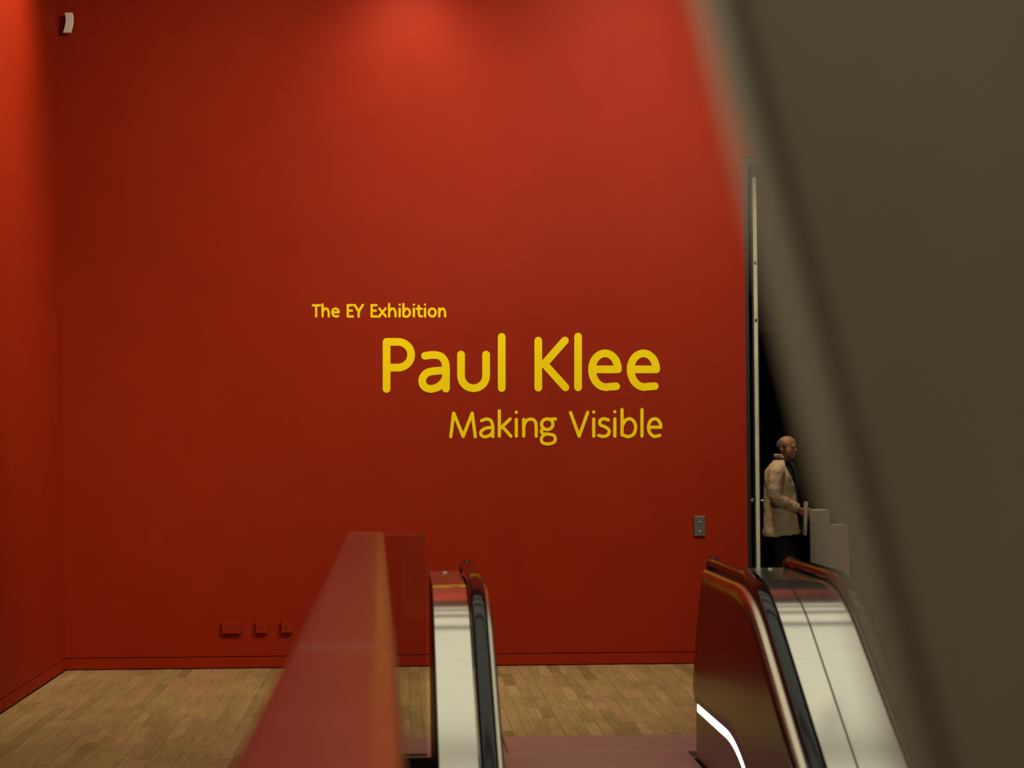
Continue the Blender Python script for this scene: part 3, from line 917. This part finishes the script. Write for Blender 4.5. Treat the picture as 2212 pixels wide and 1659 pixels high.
for s in (-1, 1):
    bm = bmesh.new(); blob(bm, H(0.0705, s * 0.030, 0.002), (0.012, 0.012, 0.008)); from_bm('eye', bm, EYEM, man, smooth=True)
    bm = bmesh.new(); tube(bm, [(*H(0.078, s * 0.014, 0.020), 0.004), (*H(0.078, s * 0.034, 0.024), 0.005), (*H(0.062, s * 0.052, 0.018), 0.003)], 8); from_bm('eyebrow', bm, HAIR, man, smooth=True)
# fringe of grey hair round a bald crown
bm = bmesh.new()
rows = []
N, M_ = 30, 8
for j in range(M_ + 1):
    ph = math.radians(-38 + 74 * j / M_)
    row = []
    for i in range(N + 1):
        th = math.radians(66 + 228 * i / N)
        back = 0.5 - 0.5 * math.cos(th - 0) if True else 0
        lim = -0.25 + 0.95 * (1 - abs(i / N - 0.5) * 2) ** 0.5
        e_d = (1 - abs(i / N - 0.5) * 2)
        p2 = math.radians(-42) * min(1, 0.35 + e_d * 1.3) + math.radians(67) * j / M_ * min(1.0, 0.30 + 1.6 * e_d ** 0.7)
        r = 1.0 + 0.05 * math.sin(PI * j / M_) ** 0.5
        row.append(bm.verts.new(H(-0.014 + 0.099 * r * math.cos(p2) * math.cos(th), 0.079 * r * math.cos(p2) * math.sin(th), 0.030 + 0.090 * r * math.sin(p2))))
    rows.append(row)
for a, b in zip(rows[:-1], rows[1:]):
    for i in range(N):
        bm.faces.new((a[i], a[i + 1], b[i + 1], b[i]))
hr = from_bm('hair', bm, HAIR, man, smooth=True)
md = hr.modifiers.new('thick', 'SOLIDIFY'); md.thickness = 0.006; md.offset = 0.5
# clothes
bm = bmesh.new()
loft(bm, [(0, 0, 0.86, 0.135, 0.178), (0, 0, 0.98, 0.137, 0.184), (0, 0, 1.12, 0.134, 0.168), (0, 0, 1.28, 0.138, 0.186), (-0.008, 0, 1.37, 0.118, 0.176), (-0.002, 0, 1.42, 0.082, 0.12), (0.008, 0, 1.46, 0.070, 0.076)])
from_bm('jumper', bm, SCARFM, man, smooth=True)
bm = bmesh.new()
tb = [(0, 0, 0.76, 0.125, 0.17), (0, 0, 0.88, 0.134, 0.180), (0, 0, 0.97, 0.132, 0.178)]
loft(bm, tb)
for s in (-1, 1):
    tube(bm, [(0.0, s * 0.088, 0.86, 0.096), (0.005, s * 0.10, 0.68, 0.088), (0.01, s * 0.105, 0.48, 0.074), (-0.01, s * 0.11, 0.28, 0.066), (-0.01, s * 0.115, 0.09, 0.060)], 18)
tr = from_bm('trousers', bm, TROUS, man, smooth=True)
remesh(tr, 0.012, 4)
for s in (-1, 1):
    bm = bmesh.new()
    rr = loft(bm, [(0.045, s * 0.125, 0.0, 0.150, 0.052), (0.045, s * 0.125, 0.03, 0.152, 0.053), (0.03, s * 0.122, 0.065, 0.120, 0.047), (-0.005, s * 0.117, 0.11, 0.056, 0.046)], n=20)
    from_bm('shoe', bm, SHOE, man, smooth=True)
# open coat: shell with a gap in front, sleeves and turned-up collar
g0 = math.radians(30)
bm = bmesh.new()
CR = [(-0.005, 0, 0.700, 0.200, 0.232), (-0.005, 0, 0.80, 0.192, 0.226), (-0.008, 0, 0.95, 0.180, 0.220), (-0.010, 0, 1.10, 0.170, 0.208), (-0.014, 0, 1.22, 0.170, 0.212),
      (-0.020, 0, 1.31, 0.162, 0.214), (-0.022, 0, 1.37, 0.138, 0.200), (-0.016, 0, 1.41, 0.112, 0.160), (-0.006, 0, 1.445, 0.092, 0.110), (0.0, 0, 1.475, 0.082, 0.090), (-0.004, 0, 1.515, 0.088, 0.094)]
R = []
n = 40
for q, (cx, cy, z, rx, ry) in enumerate(CR):
    op = g0 * (0.75 + 0.25 * q / 4) if q < 5 else g0 * (1.0 + 0.30 * (q - 4))
    row = []
    for i in range(n + 1):
        a = op + (2 * PI - 2 * op) * i / n
        wv = 1 + 0.035 * math.sin(a * 5 + q) * (1 if q < 4 else 0.3) + 0.02 * math.sin(a * 9 - 2 * q)
        row.append(bm.verts.new((cx + rx * wv * math.cos(a), cy + ry * wv * math.sin(a), z + (0.035 * max(0, math.cos(a)) if q == 0 else 0))))
    R.append(row)
for a, b in zip(R[:-1], R[1:]):
    for i in range(n):
        bm.faces.new((a[i], a[i + 1], b[i + 1], b[i]))
ct = from_bm('coat', bm, COATM, man, smooth=True)
md = ct.modifiers.new('thick', 'SOLIDIFY'); md.thickness = 0.008; md.offset = -1
FOLD = bpy.data.textures.new('cloth_folds', 'CLOUDS'); FOLD.noise_scale = 0.085
def folds(o, st):
    sd = o.modifiers.new('sub', 'SUBSURF'); sd.levels = 2; sd.render_levels = 2
    dp = o.modifiers.new('folds', 'DISPLACE'); dp.texture = FOLD; dp.strength = st; dp.mid_level = 0.5; dp.texture_coords = 'LOCAL'
folds(ct, 0.030)
for s in (-1, 1):
    bm = bmesh.new()
    base = [(-0.018, s * 0.150, 1.365, 0.070), (-0.012, s * 0.195, 1.335, 0.082), (-0.012, s * 0.222, 1.24, 0.078), (-0.016, s * 0.243, 1.14, 0.073), (-0.008, s * 0.240, 1.085, 0.072),
            (0.05, s * 0.200, 1.042, 0.066), (0.11, s * 0.150, 1.005, 0.058), (0.158, s * 0.103, 0.978, 0.051)]
    dense = []
    for (p, q) in zip(base[:-1], base[1:]):
        for k in range(4):
            f = k / 4
            c = [p[j] + (q[j] - p[j]) * f for j in range(4)]
            c[3] *= 1 + 0.022 * math.sin(len(dense) * 1.9)
            dense.append(tuple(c))
    dense.append(base[-1])
    tube(bm, dense, 18)
    sl = from_bm('sleeve', bm, COATM, ct, smooth=True)
    folds(sl, 0.020)
# scarf: wrap round the neck and two hanging ends
bm = bmesh.new()
tube(bm, [(0.006 + 0.080 * math.cos(a), 0.086 * math.sin(a), 1.452 - 0.022 * math.cos(a), 0.034) for a in [2 * PI * i / 20 for i in range(21)]], 12)
for s in (-1, 1):
    rows = []
    for (x, y, z, wd) in ((0.075, s * 0.045, 1.45, 0.035), (0.125, s * 0.050, 1.38, 0.045), (0.152, s * 0.052, 1.28, 0.050), (0.158, s * 0.054, 1.15, 0.052), (0.155, s * 0.056, 1.02, 0.054), (0.158, s * 0.058, 0.93, 0.056)):
        rows.append([bm.verts.new(p) for p in ((x - 0.01, y - wd, z), (x + 0.012, y - wd * 0.8, z), (x + 0.018, y, z), (x + 0.012, y + wd * 0.8, z), (x - 0.01, y + wd, z))])
    for a, b in zip(rows[:-1], rows[1:]):
        for i in range(5):
            bm.faces.new((a[i], a[(i + 1) % 5], b[(i + 1) % 5], b[i]))
    bm.faces.new(rows[0]); bm.faces.new(rows[-1][::-1])
from_bm('scarf', bm, SCARFM, man, smooth=True)
# folded leaflet held in the joined hands
v = Matrix.Translation(man.location) @ Matrix.Rotation(math.radians(-28), 4, 'Z')
lp = man.location + Vector((0.168, -0.183, 0.90))
lf = box('leaflet', -0.004, 0.004, -0.035, 0.035, -0.18, 0.15, PAPER)
lf.location = lp
lf.rotation_euler = (0, math.radians(4), math.radians(18))
tag(lf, 'narrow folded paper leaflet held upright in the hands of the man', 'leaflet')
